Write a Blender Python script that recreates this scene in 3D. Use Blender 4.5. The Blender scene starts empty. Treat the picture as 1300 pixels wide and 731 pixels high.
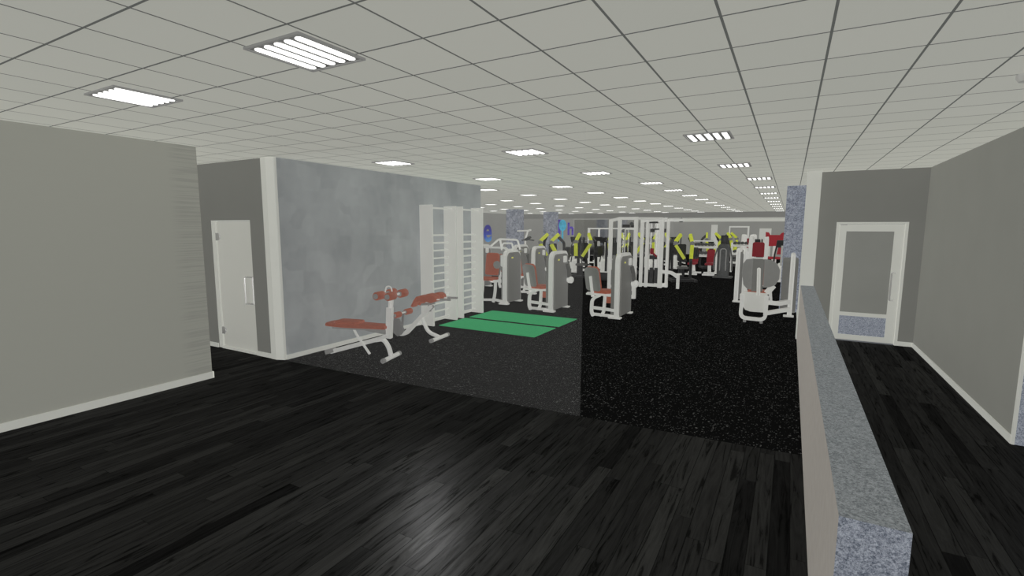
import bpy, bmesh, math, random
from mathutils import Vector, Matrix, Euler
random.seed(7)
scene = bpy.context.scene
COL = scene.collection
PI = math.pi

# ------------------------------------------------------------------ materials
def lin(c):
    return tuple((v/255/12.92 if v/255 <= .04045 else ((v/255+.055)/1.055)**2.4) for v in c)
M = {}
def nodes(name):
    m = bpy.data.materials.new(name); m.use_nodes = True
    nt = m.node_tree; b = nt.nodes['Principled BSDF']
    return m, nt, b
def N(nt, t, **kw):
    n = nt.nodes.new(t)
    for k, v in kw.items():
        setattr(n, k, v)
    return n
def simple(name, col, rough=.6, spec=.2, metal=0, var=.05, scale=40):
    m, nt, b = nodes(name)
    L = nt.links
    tc = N(nt, 'ShaderNodeTexCoord'); nz = N(nt, 'ShaderNodeTexNoise'); nz.inputs['Scale'].default_value = scale
    L.new(tc.outputs['Object'], nz.inputs['Vector'])
    r = N(nt, 'ShaderNodeValToRGB')
    r.color_ramp.elements[0].position = .3; r.color_ramp.elements[1].position = .7
    r.color_ramp.elements[0].color = tuple(c*(1-var) for c in col)+(1,)
    r.color_ramp.elements[1].color = tuple(min(1, c*(1+var)) for c in col)+(1,)
    L.new(nz.outputs['Fac'], r.inputs[0]); L.new(r.outputs[0], b.inputs['Base Color'])
    b.inputs['Roughness'].default_value = rough; b.inputs['Specular IOR Level'].default_value = spec
    b.inputs['Metallic'].default_value = metal
    M[name] = m
    return m
def math_n(nt, op, a, b=None):
    n = N(nt, 'ShaderNodeMath', operation=op)
    for i, v in enumerate((a, b)):
        if v is None: continue
        if hasattr(v, 'is_output'): nt.links.new(v, n.inputs[i])
        else: n.inputs[i].default_value = v
    return n.outputs[0]

simple('white_paint', (.56,.56,.525), .5, .15, 0, .015, 6)
simple('white_trim', (.58,.585,.54), .6, .1, 0, .01, 4)
simple('steel_white', (.56,.56,.53), .4, .3, 0, .02, 10)
simple('shroud', (.145,.145,.135), .55, .2, 0, .03, 14)
simple('shroud_light', (.19,.19,.18), .55, .2, 0, .03, 14)
simple('upholstery', (.285,.085,.052), .6, .15, 0, .10, 25)
simple('red_upholstery', (.17,.010,.016), .6, .2, 0, .1, 25)
simple('bright_red', (.28,.018,.026), .6, .2, 0, .08, 25)
simple('rubber_cap', (.23,.23,.22), .7, .1, 0, .05, 30)
simple('dark_rubber', (.03,.03,.03), .7, .1, 0, .1, 30)
simple('dark_plastic', (.075,.075,.07), .5, .25, 0, .1, 20)
simple('charcoal', (.05,.052,.05), .5, .25, 0, .2, 12)
simple('black_iron', (.012,.012,.012), .5, .25, 0, .2, 20)
simple('chrome', (.55,.55,.53), .25, .5, .6, .02, 10)
simple('yellow_paint', (.46,.51,.045), .5, .2, 0, .08, 12)
simple('green_mat', (.045,.37,.145), .8, .05, 0, .04, 60)
simple('plate_grey', (.15,.15,.145), .6, .2, 0, .05, 20)
simple('lamp_frame', (.27,.27,.26), .5, .1, 0, .03, 20)
simple('lamp_reflector', (.13,.13,.125), .5, .1, 0, .03, 20)
simple('frame_grey', (.35,.35,.33), .5, .3, 0, .05, 20)
simple('badge_yellow', (.75,.72,.12), .5, .2, 0, .05, 20)
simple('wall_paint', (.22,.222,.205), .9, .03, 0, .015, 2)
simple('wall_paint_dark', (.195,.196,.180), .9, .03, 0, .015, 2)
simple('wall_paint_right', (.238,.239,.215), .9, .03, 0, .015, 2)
simple('wall_gym', (.285,.285,.27), .9, .05, 0, .03, 1)
simple('beam_paint', (.22,.22,.21), .9, .05, 0, .03, 1)
simple('beige_plaster', (.36,.335,.305), .9, .03, 0, .04, 14)
simple('frosted', (.53,.53,.485), .35, .3, 0, .01, 2)
simple('pane_grey', (.215,.218,.198), .35, .08, 0, .03, 2)

def mat_ceiling():
    m, nt, b = nodes('ceiling_tiles'); L = nt.links
    tc = N(nt, 'ShaderNodeTexCoord'); sx = N(nt, 'ShaderNodeSeparateXYZ'); L.new(tc.outputs['Object'], sx.inputs[0])
    P = .4725
    masks = []; ids = []
    for ax, o in (('X', .118), ('Y', 1.2235)):
        q = math_n(nt, 'DIVIDE', math_n(nt, 'SUBTRACT', sx.outputs[ax], o), P)
        ids.append(math_n(nt, 'FLOOR', q))
        fr = math_n(nt, 'FRACT', math_n(nt, 'ADD', q, .5))
        d = math_n(nt, 'ABSOLUTE', math_n(nt, 'SUBTRACT', fr, .5))
        masks.append(math_n(nt, 'LESS_THAN', d, .0068/P))
    mk = math_n(nt, 'MAXIMUM', masks[0], masks[1])
    cx = N(nt, 'ShaderNodeCombineXYZ'); L.new(ids[0], cx.inputs[0]); L.new(ids[1], cx.inputs[1])
    wn = N(nt, 'ShaderNodeTexWhiteNoise', noise_dimensions='2D'); L.new(cx.outputs[0], wn.inputs['Vector'])
    tile = N(nt, 'ShaderNodeMix', data_type='RGBA'); L.new(wn.outputs['Value'], tile.inputs['Factor'])
    tile.inputs[6].default_value = (.565,.57,.52,1); tile.inputs[7].default_value = (.59,.592,.54,1)
    mx = N(nt, 'ShaderNodeMix', data_type='RGBA'); L.new(mk, mx.inputs['Factor'])
    L.new(tile.outputs[2], mx.inputs[6]); mx.inputs[7].default_value = (.15,.155,.147,1)
    L.new(mx.outputs[2], b.inputs['Base Color']); b.inputs['Roughness'].default_value = .95
    b.inputs['Specular IOR Level'].default_value = .02
    M['ceiling'] = m
mat_ceiling()

def mat_wood():
    m, nt, b = nodes('dark_wood_planks'); L = nt.links
    tc = N(nt, 'ShaderNodeTexCoord'); sx = N(nt, 'ShaderNodeSeparateXYZ'); L.new(tc.outputs['Object'], sx.inputs[0])
    W = .118
    q = math_n(nt, 'DIVIDE', sx.outputs['X'], W); row = math_n(nt, 'FLOOR', q); fx = math_n(nt, 'FRACT', q)
    w1 = N(nt, 'ShaderNodeTexWhiteNoise', noise_dimensions='1D'); L.new(row, w1.inputs['W'])
    y = math_n(nt, 'ADD', math_n(nt, 'DIVIDE', sx.outputs['Y'], 1.7), math_n(nt, 'MULTIPLY', w1.outputs['Value'], 7.3))
    yi = math_n(nt, 'FLOOR', y); fy = math_n(nt, 'FRACT', y)
    cb = N(nt, 'ShaderNodeCombineXYZ'); L.new(row, cb.inputs[0]); L.new(yi, cb.inputs[1])
    w2 = N(nt, 'ShaderNodeTexWhiteNoise', noise_dimensions='2D'); L.new(cb.outputs[0], w2.inputs['Vector'])
    tone = N(nt, 'ShaderNodeValToRGB'); L.new(w2.outputs['Value'], tone.inputs[0])
    tone.color_ramp.elements[0].color = (.0045,.0045,.0044,1); tone.color_ramp.elements[1].color = (.0265,.0265,.025,1)
    e = tone.color_ramp.elements.new(.10); e.color = (.0115,.0115,.011,1)
    e = tone.color_ramp.elements.new(.6); e.color = (.0180,.0180,.0171,1)
    # joints
    jx = math_n(nt, 'LESS_THAN', math_n(nt, 'MINIMUM', fx, math_n(nt, 'SUBTRACT', 1, fx)), .0026/W)
    jy = math_n(nt, 'LESS_THAN', math_n(nt, 'MINIMUM', fy, math_n(nt, 'SUBTRACT', 1, fy)), .0016/1.7)
    joint = math_n(nt, 'MAXIMUM', jx, jy)
    # grain: streaks along the boards, shifted from board to board
    off = N(nt, 'ShaderNodeCombineXYZ'); L.new(math_n(nt, 'ADD', sx.outputs['X'], math_n(nt, 'MULTIPLY', w2.outputs['Value'], 31)), off.inputs[0]); L.new(sx.outputs['Y'], off.inputs[1]); L.new(math_n(nt, 'MULTIPLY', w2.outputs['Value'], 17), off.inputs[2])
    mp = N(nt, 'ShaderNodeMapping'); L.new(off.outputs[0], mp.inputs[0]); mp.inputs['Scale'].default_value = (20, 1.5, 1)
    n1 = N(nt, 'ShaderNodeTexNoise'); n1.inputs['Scale'].default_value = 1.0; n1.inputs['Detail'].default_value = 5; n1.inputs['Roughness'].default_value = .65; n1.inputs['Distortion'].default_value = 1.6
    L.new(mp.outputs[0], n1.inputs['Vector'])
    r1 = N(nt, 'ShaderNodeValToRGB'); r1.color_ramp.elements[0].position = .37; r1.color_ramp.elements[1].position = .66
    r1.color_ramp.elements[0].color = (.28,.28,.28,1); r1.color_ramp.elements[1].color = (1.05,1.05,1.05,1); e = r1.color_ramp.elements.new(.425); e.color = (.82,.82,.82,1)
    L.new(n1.outputs['Fac'], r1.inputs[0])
    mul = N(nt, 'ShaderNodeMix', data_type='RGBA', blend_type='MULTIPLY'); mul.inputs['Factor'].default_value = 1
    L.new(tone.outputs[0], mul.inputs[6]); L.new(r1.outputs[0], mul.inputs[7])
    mx = N(nt, 'ShaderNodeMix', data_type='RGBA'); L.new(joint, mx.inputs['Factor']); L.new(mul.outputs[2], mx.inputs[6]); mx.inputs[7].default_value = (.002,.002,.002,1)
    df = N(nt, 'ShaderNodeBsdfDiffuse'); gl = N(nt, 'ShaderNodeBsdfGlossy'); ms = N(nt, 'ShaderNodeMixShader')
    L.new(mx.outputs[2], df.inputs[0]); gl.inputs['Roughness'].default_value = .36
    sp = N(nt, 'ShaderNodeMapRange'); L.new(n1.outputs['Fac'], sp.inputs[0]); sp.inputs[1].default_value = .37; sp.inputs[2].default_value = .62; sp.inputs[3].default_value = .004; sp.inputs[4].default_value = .014
    L.new(sp.outputs[0], ms.inputs[0]); L.new(df.outputs[0], ms.inputs[1]); L.new(gl.outputs[0], ms.inputs[2])
    L.new(ms.outputs[0], [n for n in nt.nodes if n.type == 'OUTPUT_MATERIAL'][0].inputs[0])
    M['wood'] = m
mat_wood()

def mat_rubber():
    m, nt, b = nodes('speckled_rubber'); L = nt.links
    tc = N(nt, 'ShaderNodeTexCoord')
    dn = N(nt, 'ShaderNodeTexNoise'); dn.inputs['Scale'].default_value = 60; L.new(tc.outputs['Object'], dn.inputs['Vector'])
    ad = N(nt, 'ShaderNodeMix', data_type='RGBA', blend_type='LINEAR_LIGHT'); ad.inputs['Factor'].default_value = .012
    L.new(tc.outputs['Object'], ad.inputs[6]); L.new(dn.outputs['Color'], ad.inputs[7])
    last = None
    for sc, th in ((34, .16), (58, .17)):
        vo = N(nt, 'ShaderNodeTexVoronoi'); vo.inputs['Scale'].default_value = sc; L.new(ad.outputs[2], vo.inputs['Vector'])
        sp = N(nt, 'ShaderNodeSeparateColor'); L.new(vo.outputs['Color'], sp.inputs[0])
        # only some cells carry a fleck, its size varies
        size = math_n(nt, 'MULTIPLY', math_n(nt, 'SUBTRACT', sp.outputs[0], .55), .85)
        k = math_n(nt, 'LESS_THAN', vo.outputs['Distance'], size)
        k = math_n(nt, 'MULTIPLY', k, math_n(nt, 'ADD', .25, math_n(nt, 'MULTIPLY', sp.outputs[1], .9)))
        last = k if last is None else math_n(nt, 'MAXIMUM', last, k)
    mx = N(nt, 'ShaderNodeMix', data_type='RGBA'); L.new(last, mx.inputs['Factor'])
    mx.inputs[6].default_value = (.0055,.0055,.0055,1); mx.inputs[7].default_value = (.125,.125,.122,1)
    L.new(mx.outputs[2], b.inputs['Base Color'])
    b.inputs['Roughness'].default_value = .95; b.inputs['Specular IOR Level'].default_value = .0
    M['rubber'] = m
mat_rubber()

def mat_speckle(name, c0, c1, sc=150):
    m, nt, b = nodes(name); L = nt.links
    tc = N(nt, 'ShaderNodeTexCoord')
    acc = None
    for k, wgt in ((1, .40), (.45, .35), (.2, .25)):
        vo = N(nt, 'ShaderNodeTexVoronoi'); vo.inputs['Scale'].default_value = sc*k; L.new(tc.outputs['Object'], vo.inputs['Vector'])
        sp = N(nt, 'ShaderNodeSeparateColor'); L.new(vo.outputs['Color'], sp.inputs[0])
        v = math_n(nt, 'MULTIPLY', sp.outputs[0], wgt)
        acc = v if acc is None else math_n(nt, 'ADD', acc, v)
    r = N(nt, 'ShaderNodeValToRGB'); r.color_ramp.elements[0].position = .18; r.color_ramp.elements[1].position = .82
    r.color_ramp.elements[0].color = c0+(1,); r.color_ramp.elements[1].color = c1+(1,)
    L.new(acc, r.inputs[0]); L.new(r.outputs[0], b.inputs['Base Color'])
    b.inputs['Roughness'].default_value = .9; b.inputs['Specular IOR Level'].default_value = .05
    M[name] = m
mat_speckle('blue_speckle', (.10,.118,.155), (.46,.49,.56), 380)
mat_speckle('blue_speckle_top', (.12,.132,.142), (.34,.36,.375), 340)
mat_speckle('blue_speckle_column', (.14,.155,.19), (.38,.395,.44), 30)
mat_speckle('blue_speckle_far', (.12,.135,.18), (.41,.44,.51), 110)

def mat_concrete():
    m, nt, b = nodes('concrete_plaster'); L = nt.links
    tc = N(nt, 'ShaderNodeTexCoord')
    cm = N(nt, 'ShaderNodeMapping'); L.new(tc.outputs['Object'], cm.inputs[0]); cm.inputs['Scale'].default_value = (1,1,.55)
    n1 = N(nt, 'ShaderNodeTexNoise'); n1.inputs['Scale'].default_value = 1.4; n1.inputs['Detail'].default_value = 5; L.new(cm.outputs[0], n1.inputs['Vector'])
    vo = N(nt, 'ShaderNodeTexVoronoi', distance='CHEBYCHEV'); vo.inputs['Scale'].default_value = 3.2; L.new(tc.outputs['Object'], vo.inputs['Vector'])
    sp = N(nt, 'ShaderNodeSeparateColor'); L.new(vo.outputs['Color'], sp.inputs[0])
    n2 = N(nt, 'ShaderNodeTexNoise'); n2.inputs['Scale'].default_value = 7; n2.inputs['Detail'].default_value = 4; L.new(tc.outputs['Object'], n2.inputs['Vector'])
    f = math_n(nt, 'ADD', math_n(nt, 'MULTIPLY', n1.outputs['Fac'], .75), math_n(nt, 'ADD', math_n(nt, 'MULTIPLY', math_n(nt, 'SUBTRACT', sp.outputs[0], .25), .16), math_n(nt, 'MULTIPLY', n2.outputs['Fac'], .2)))
    r = N(nt, 'ShaderNodeValToRGB'); r.color_ramp.elements[0].position = .34; r.color_ramp.elements[1].position = .72
    r.color_ramp.elements[0].color = (.25,.265,.268,1); r.color_ramp.elements[1].color = (.345,.362,.362,1)
    L.new(f, r.inputs[0]); L.new(r.outputs[0], b.inputs['Base Color'])
    b.inputs['Roughness'].default_value = .85; b.inputs['Specular IOR Level'].default_value = .05
    M['concrete'] = m
mat_concrete()

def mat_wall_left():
    # wall paint; shadow banding near the free end painted in as level stripes
    m, nt, b = nodes('shade_banded_wall_paint'); L = nt.links
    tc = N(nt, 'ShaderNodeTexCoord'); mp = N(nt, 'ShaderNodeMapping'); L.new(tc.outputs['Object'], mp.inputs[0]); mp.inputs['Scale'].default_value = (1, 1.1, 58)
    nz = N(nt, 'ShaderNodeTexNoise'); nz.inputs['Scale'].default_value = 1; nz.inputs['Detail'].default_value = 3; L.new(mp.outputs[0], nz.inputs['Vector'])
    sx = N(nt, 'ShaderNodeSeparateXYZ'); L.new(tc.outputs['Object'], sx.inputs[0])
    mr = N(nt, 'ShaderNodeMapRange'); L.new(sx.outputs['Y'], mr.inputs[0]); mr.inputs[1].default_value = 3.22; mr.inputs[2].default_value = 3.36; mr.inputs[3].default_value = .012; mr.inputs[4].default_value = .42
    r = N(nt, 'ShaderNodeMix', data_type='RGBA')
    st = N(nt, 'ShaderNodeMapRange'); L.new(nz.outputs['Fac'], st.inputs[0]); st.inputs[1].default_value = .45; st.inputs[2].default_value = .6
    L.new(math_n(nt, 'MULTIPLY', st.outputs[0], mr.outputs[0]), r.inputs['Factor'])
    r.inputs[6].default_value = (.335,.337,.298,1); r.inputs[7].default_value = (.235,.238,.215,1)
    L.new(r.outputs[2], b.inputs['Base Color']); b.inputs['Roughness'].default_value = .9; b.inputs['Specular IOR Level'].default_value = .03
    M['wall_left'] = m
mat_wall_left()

def mat_glass():
    m = bpy.data.materials.new('hazy_glass'); m.use_nodes = True; nt = m.node_tree; L = nt.links
    nt.nodes.clear()
    o = N(nt, 'ShaderNodeOutputMaterial'); mx = N(nt, 'ShaderNodeAddShader'); t = N(nt, 'ShaderNodeBsdfRefraction'); d = N(nt, 'ShaderNodeBsdfDiffuse')
    t.inputs['Color'].default_value = (.975,.975,.975,1); t.inputs['IOR'].default_value = 1.0; t.inputs['Roughness'].default_value = 0
    nz = N(nt, 'ShaderNodeTexNoise'); nz.inputs['Scale'].default_value = .8
    tc = N(nt, 'ShaderNodeTexCoord'); L.new(tc.outputs['Object'], nz.inputs['Vector'])
    r = N(nt, 'ShaderNodeValToRGB'); r.color_ramp.elements[0].color = (.015,.015,.0145,1); r.color_ramp.elements[1].color = (.019,.019,.0184,1)
    L.new(nz.outputs['Fac'], r.inputs[0]); L.new(r.outputs[0], d.inputs[0])
    L.new(t.outputs[0], mx.inputs[0]); L.new(d.outputs[0], mx.inputs[1]); L.new(mx.outputs[0], o.inputs[0])
    M['glass'] = m
mat_glass()

def mat_mirror():
    m, nt, b = nodes('gym_mirror')
    b.inputs['Base Color'].default_value = (.62,.62,.60,1); b.inputs['Metallic'].default_value = 1; b.inputs['Roughness'].default_value = .08
    M['mirror'] = m
mat_mirror()

def mat_emit(name, col, s):
    m = bpy.data.materials.new(name); m.use_nodes = True; nt = m.node_tree; nt.nodes.clear()
    o = N(nt, 'ShaderNodeOutputMaterial'); e = N(nt, 'ShaderNodeEmission'); e.inputs[0].default_value = col+(1,); e.inputs[1].default_value = s
    nt.links.new(e.outputs[0], o.inputs[0]); M[name] = m
mat_emit('tube_glow', (1,1,.97), 2.6)

def mat_letters():
    m, nt, b = nodes('mural_lettering'); L = nt.links
    tc = N(nt, 'ShaderNodeTexCoord'); sx = N(nt, 'ShaderNodeSeparateXYZ'); L.new(tc.outputs['Object'], sx.inputs[0])
    nz = N(nt, 'ShaderNodeTexNoise'); nz.inputs['Scale'].default_value = 2.5; L.new(tc.outputs['Object'], nz.inputs['Vector'])
    f = math_n(nt, 'ADD', sx.outputs['Z'], math_n(nt, 'MULTIPLY', math_n(nt, 'SUBTRACT', nz.outputs['Fac'], .5), .6))
    mr = N(nt, 'ShaderNodeMapRange'); L.new(f, mr.inputs[0]); mr.inputs[1].default_value = -.05; mr.inputs[2].default_value = .75
    r = N(nt, 'ShaderNodeValToRGB'); r.color_ramp.elements[0].color = (.10,.32,.62,1); r.color_ramp.elements[1].color = (.035,.03,.27,1)
    e = r.color_ramp.elements.new(.45); e.color = (.04,.09,.48,1)
    L.new(mr.outputs[0], r.inputs[0]); L.new(r.outputs[0], b.inputs['Base Color'])
    M['letters'] = m
mat_letters()
simple('letters_purple', (.11,.07,.40), .7, .1, 0, .3, 5)
simple('mural_cyan', (.09,.42,.60), .7, .1, 0, .2, 4)

# ------------------------------------------------------------------ mesh helper
class MB:
    def __init__(self, o=(0,0,0)):
        self.bm = bmesh.new(); self.o = Vector(o); self.mi = 0
    def _merge(self, t, mat=None):
        if mat is not None: t.transform(mat)
        t.transform(Matrix.Translation(-self.o))
        for f in t.faces: f.material_index = self.mi
        me = bpy.data.meshes.new('tmp'); t.to_mesh(me); t.free()
        n = len(self.bm.faces)
        self.bm.from_mesh(me); bpy.data.meshes.remove(me)
        self.bm.faces.ensure_lookup_table()
        for f in self.bm.faces[n:]: f.material_index = self.mi
        return self
    def box(self, c, s, rot=None, bev=0, seg=2):
        t = bmesh.new(); bmesh.ops.create_cube(t, size=1)
        for v in t.verts: v.co = Vector((v.co.x*s[0], v.co.y*s[1], v.co.z*s[2]))
        if bev: bmesh.ops.bevel(t, geom=list(t.edges), offset=bev, segments=seg, profile=.5, affect='EDGES')
        m = Matrix.Translation(c)
        if rot: m = m @ Euler(rot).to_matrix().to_4x4()
        return self._merge(t, m)
    def b2(self, a, b, bev=0):
        a = Vector(a); b = Vector(b)
        return self.box((a+b)/2, tuple(abs(x) for x in (b-a)), None, bev)
    def tube(self, pts, r, n=10, smooth=0, closed=False, sq=None):
        pts = [Vector(p) for p in pts]
        if smooth: pts = fillet(pts, smooth, closed)
        t = bmesh.new(); rings = []
        k = len(pts)
        up = None
        for i, p in enumerate(pts):
            if closed: d = (pts[(i+1) % k]-pts[i-1])
            else: d = pts[min(i+1, k-1)]-pts[max(i-1, 0)]
            d.normalize()
            if up is None:
                up = Vector((0,0,1)) if abs(d.z) < .9 else Vector((0,1,0))
            u = (up - d*up.dot(d)).normalized(); w = d.cross(u); up = u
            if sq:
                prof = [(-sq[0]/2,-sq[1]/2),(sq[0]/2,-sq[1]/2),(sq[0]/2,sq[1]/2),(-sq[0]/2,sq[1]/2)]
            else:
                prof = [(r*math.cos(2*PI*j/n), r*math.sin(2*PI*j/n)) for j in range(n)]
            rings.append([t.verts.new(p+w*a+u*b) for a, b in prof])
        m = len(rings[0])
        for i in range(k if closed else k-1):
            A = rings[i]; B = rings[(i+1) % k]
            for j in range(m):
                t.faces.new((A[j], A[(j+1) % m], B[(j+1) % m], B[j]))
        if not closed:
            t.faces.new(rings[0][::-1]); t.faces.new(rings[-1])
        bmesh.ops.recalc_face_normals(t, faces=t.faces)
        return self._merge(t)
    def prism(self, poly, axis, a, b, bev=0, seg=2):
        # polygon in the plane across 'axis' (x: (y,z), y: (x,z), z: (x,y)) swept from a to b
        t = bmesh.new()
        def co(p, h):
            return {'x': (h,p[0],p[1]), 'y': (p[0],h,p[1]), 'z': (p[0],p[1],h)}[axis]
        A = [t.verts.new(co(p,a)) for p in poly]; B = [t.verts.new(co(p,b)) for p in poly]
        k = len(poly)
        fa = t.faces.new(A); fb = t.faces.new(B[::-1])
        for i in range(k): t.faces.new((A[i], B[i], B[(i+1) % k], A[(i+1) % k]))
        bmesh.ops.recalc_face_normals(t, faces=t.faces)
        if bev:
            es = list(fa.edges)+list(fb.edges)
            bmesh.ops.bevel(t, geom=es, offset=bev, segments=seg, profile=.5, affect='EDGES')
        return self._merge(t)
    def lathe(self, prof, c, axis=(0,0,1), n=20):
        # prof: (radius, height) along axis from c
        t = bmesh.new(); ax = Vector(axis).normalized()
        q = Vector((0,0,1)).rotation_difference(ax)
        rings = []
        for r, h in prof:
            rings.append([t.verts.new(q @ Vector((r*math.cos(2*PI*j/n), r*math.sin(2*PI*j/n), h))) for j in range(n)])
        for A, B in zip(rings, rings[1:]):
            for j in range(n): t.faces.new((A[j], A[(j+1) % n], B[(j+1) % n], B[j]))
        t.faces.new(rings[0][::-1]); t.faces.new(rings[-1])
        bmesh.ops.recalc_face_normals(t, faces=t.faces)
        return self._merge(t, Matrix.Translation(c))
    def cyl(self, a, b, r, n=16, bev=0):
        a = Vector(a); b = Vector(b); h = (b-a).length
        prof = [(r-bev, 0), (r, bev), (r, h-bev), (r-bev, h)] if bev else [(r,0),(r,h)]
        return self.lathe(prof, a, (b-a), n)
    def build(self, name, mat, parent=None, loc=None, smooth=True, mats=None):
        me = bpy.data.meshes.new(name); self.bm.to_mesh(me); self.bm.free()
        for k in (mats or [mat]): me.materials.append(M[k])
        if smooth:
            for p in me.polygons: p.use_smooth = True
            me.set_sharp_from_angle(angle=math.radians(38))
        o = bpy.data.objects.new(name, me); COL.objects.link(o)
        if parent: o.parent = parent
        if loc is not None: o.location = loc
        return o
def fillet(pts, rad, closed=False, n=5):
    out = []; k = len(pts)
    for i, p in enumerate(pts):
        if not closed and (i == 0 or i == k-1): out.append(p); continue
        a = pts[i-1]; b = pts[(i+1) % k]
        da = (a-p); db = (b-p); r = min(rad, da.length*.48, db.length*.48)
        A = p+da.normalized()*r; B = p+db.normalized()*r
        for j in range(n+1):
            t = j/n; out.append(A*(1-t)**2+p*2*t*(1-t)+B*t*t)
    return out
def rrect(x0, y0, x1, y1, r, n=5):
    if not isinstance(r, (tuple, list)): r = (r,)*4
    P = []
    for (cx, cy, a0, q) in ((x1-r[0], y1-r[0], 0, r[0]), (x0+r[1], y1-r[1], PI/2, r[1]), (x0+r[2], y0+r[2], PI, r[2]), (x1-r[3], y0+r[3], 1.5*PI, r[3])):
        for j in range(n+1):
            a = a0+PI/2*j/n; P.append((cx+q*math.cos(a), cy+q*math.sin(a)))
    return P
def tag(o, label=None, cat=None, group=None, kind=None):
    if label: o['label'] = label
    if cat: o['category'] = cat
    if group: o['group'] = group
    if kind: o['kind'] = kind
    return o
def thing(name, label, cat, loc=(0,0,0), rz=0, group=None):
    o = bpy.data.objects.new(name, None); o.empty_display_size = .1; COL.objects.link(o)
    o.location = loc; o.rotation_euler = (0,0,rz)
    return tag(o, label, cat, group)
def dup(src, label, loc, rz=None, group=None, scale=None):
    def rec(o, par):
        c = o.copy(); COL.objects.link(c); c.parent = par
        for ch in o.children: rec(ch, c)
        return c
    r = rec(src, None); r.location = loc
    if rz is not None: r.rotation_euler = (0,0,rz)
    if scale: r.scale = (scale,)*3 if not isinstance(scale, tuple) else scale
    r['label'] = label
    if group: r['group'] = group
    return r
def struct(o): o['kind'] = 'structure'; return o

# ------------------------------------------------------------------ setting
ZC = 3.0
mb = MB(); mb.prism([(-9.6,-3),(6,-3),(6,6.15),(1.95,6.15),(1.95,10.5),(.25,10.5),(.25,4.885),(-2.64,4.70),(-6.6,4.60),(-6.6,4.75),(-9.6,4.75)], 'z', -.1, 0)
struct(mb.build('floor', 'wood', smooth=False))
mb = MB(); mb.prism([(-6.6,4.60),(-2.64,4.70),(.25,4.885),(.25,40.2),(-18.4,40.2),(-18.4,10.0),(-6.6,10.0)], 'z', -.1, .0)
struct(mb.build('floor_gym', 'rubber', smooth=False))
mb = MB(); mb.prism([(-18.4,-3),(6,-3),(6,33.2),(-18.4,33.2)], 'z', ZC, ZC+.1)
struct(mb.build('ceiling', 'ceiling', smooth=False))
mb = MB(); mb.b2((-18.4,33.3,2.69),(.3,40.2,2.8))
struct(mb.build('ceiling_rear', 'white_trim', smooth=False))
mb = MB(); mb.b2((-18.3,33.0,2.66),(.3,33.3,ZC))
struct(mb.build('beam', 'beam_paint', smooth=False))
# front left wall
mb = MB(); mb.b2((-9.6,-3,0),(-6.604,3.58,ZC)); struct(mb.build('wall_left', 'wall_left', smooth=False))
mb = MB(); mb.b2((-6.604,-3,0),(-6.588,3.595,.085)); mb.b2((-9.6,3.58,0),(-6.588,3.595,.085)); struct(mb.build('baseboard_left', 'white_trim', smooth=False))
# side passage: wall with the frosted door
mb = MB()
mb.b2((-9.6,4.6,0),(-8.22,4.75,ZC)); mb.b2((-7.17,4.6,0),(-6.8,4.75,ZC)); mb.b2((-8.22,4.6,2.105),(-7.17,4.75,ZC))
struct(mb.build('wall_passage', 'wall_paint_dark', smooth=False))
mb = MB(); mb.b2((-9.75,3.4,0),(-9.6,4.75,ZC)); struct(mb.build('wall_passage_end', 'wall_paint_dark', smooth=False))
mb = MB(); mb.b2((-9.6,4.585,0),(-8.22,4.6,.07)); mb.b2((-7.17,4.585,0),(-6.8,4.6,.07)); struct(mb.build('baseboard_passage', 'white_trim', smooth=False))
mb = MB(); mb.prism([(-6.80,4.575),(-6.685,4.575),(-6.555,4.625),(-6.555,4.66),(-6.80,4.66)], 'z', 0, ZC); struct(mb.build('trim_1', 'white_trim', smooth=False))
d = bpy.data.objects.new('door_1', None); COL.objects.link(d); d.location = (-8.22,4.63,0); struct(d)
mb = MB(); mb.b2((.0,-.02,.0),(.10,.03,2.1)); mb.b2((.10,-.02,2.085),(1.05,.03,2.1)); mb.b2((.10,-.035,0),(1.05,.03,.035)); mb.build('door_frame', 'white_trim', d, smooth=False)
mb = MB(); mb.b2((.105,.0,.04),(1.045,.02,2.08)); leaf = mb.build('door_leaf', 'frosted', d, smooth=False)
for z in (.30, 1.84):
    mb = MB(); mb.prism(rrect(.085,z-.06,.205,z+.06,(.055,.008,.008,.055)), 'y', -.02, -.002, .004); mb.build('hinge', 'chrome', leaf)
mb = MB(); mb.tube([(.865,0,1.22),(.865,-.055,1.22),(.865,-.055,.80),(.865,0,.80)], .013, 8, .02); mb.tube([(1.0,0,1.22),(.865,-.02,1.22)], .011, 8); mb.tube([(1.0,0,.80),(.865,-.02,.80)], .011, 8); mb.tube([(1.0,-.01,1.22),(1.0,-.01,.80)], .011, 8)
mb.build('door_handle', 'chrome', leaf)
# concrete wall
mb = MB(); mb.b2((-12,4.66,0),(-6.555,10.08,ZC)); struct(mb.build('wall_concrete', 'concrete', smooth=False))
mb = MB(); mb.b2((-6.555,4.66,0),(-6.54,10.09,.07)); struct(mb.build('baseboard_concrete', 'white_trim', smooth=False))
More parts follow.
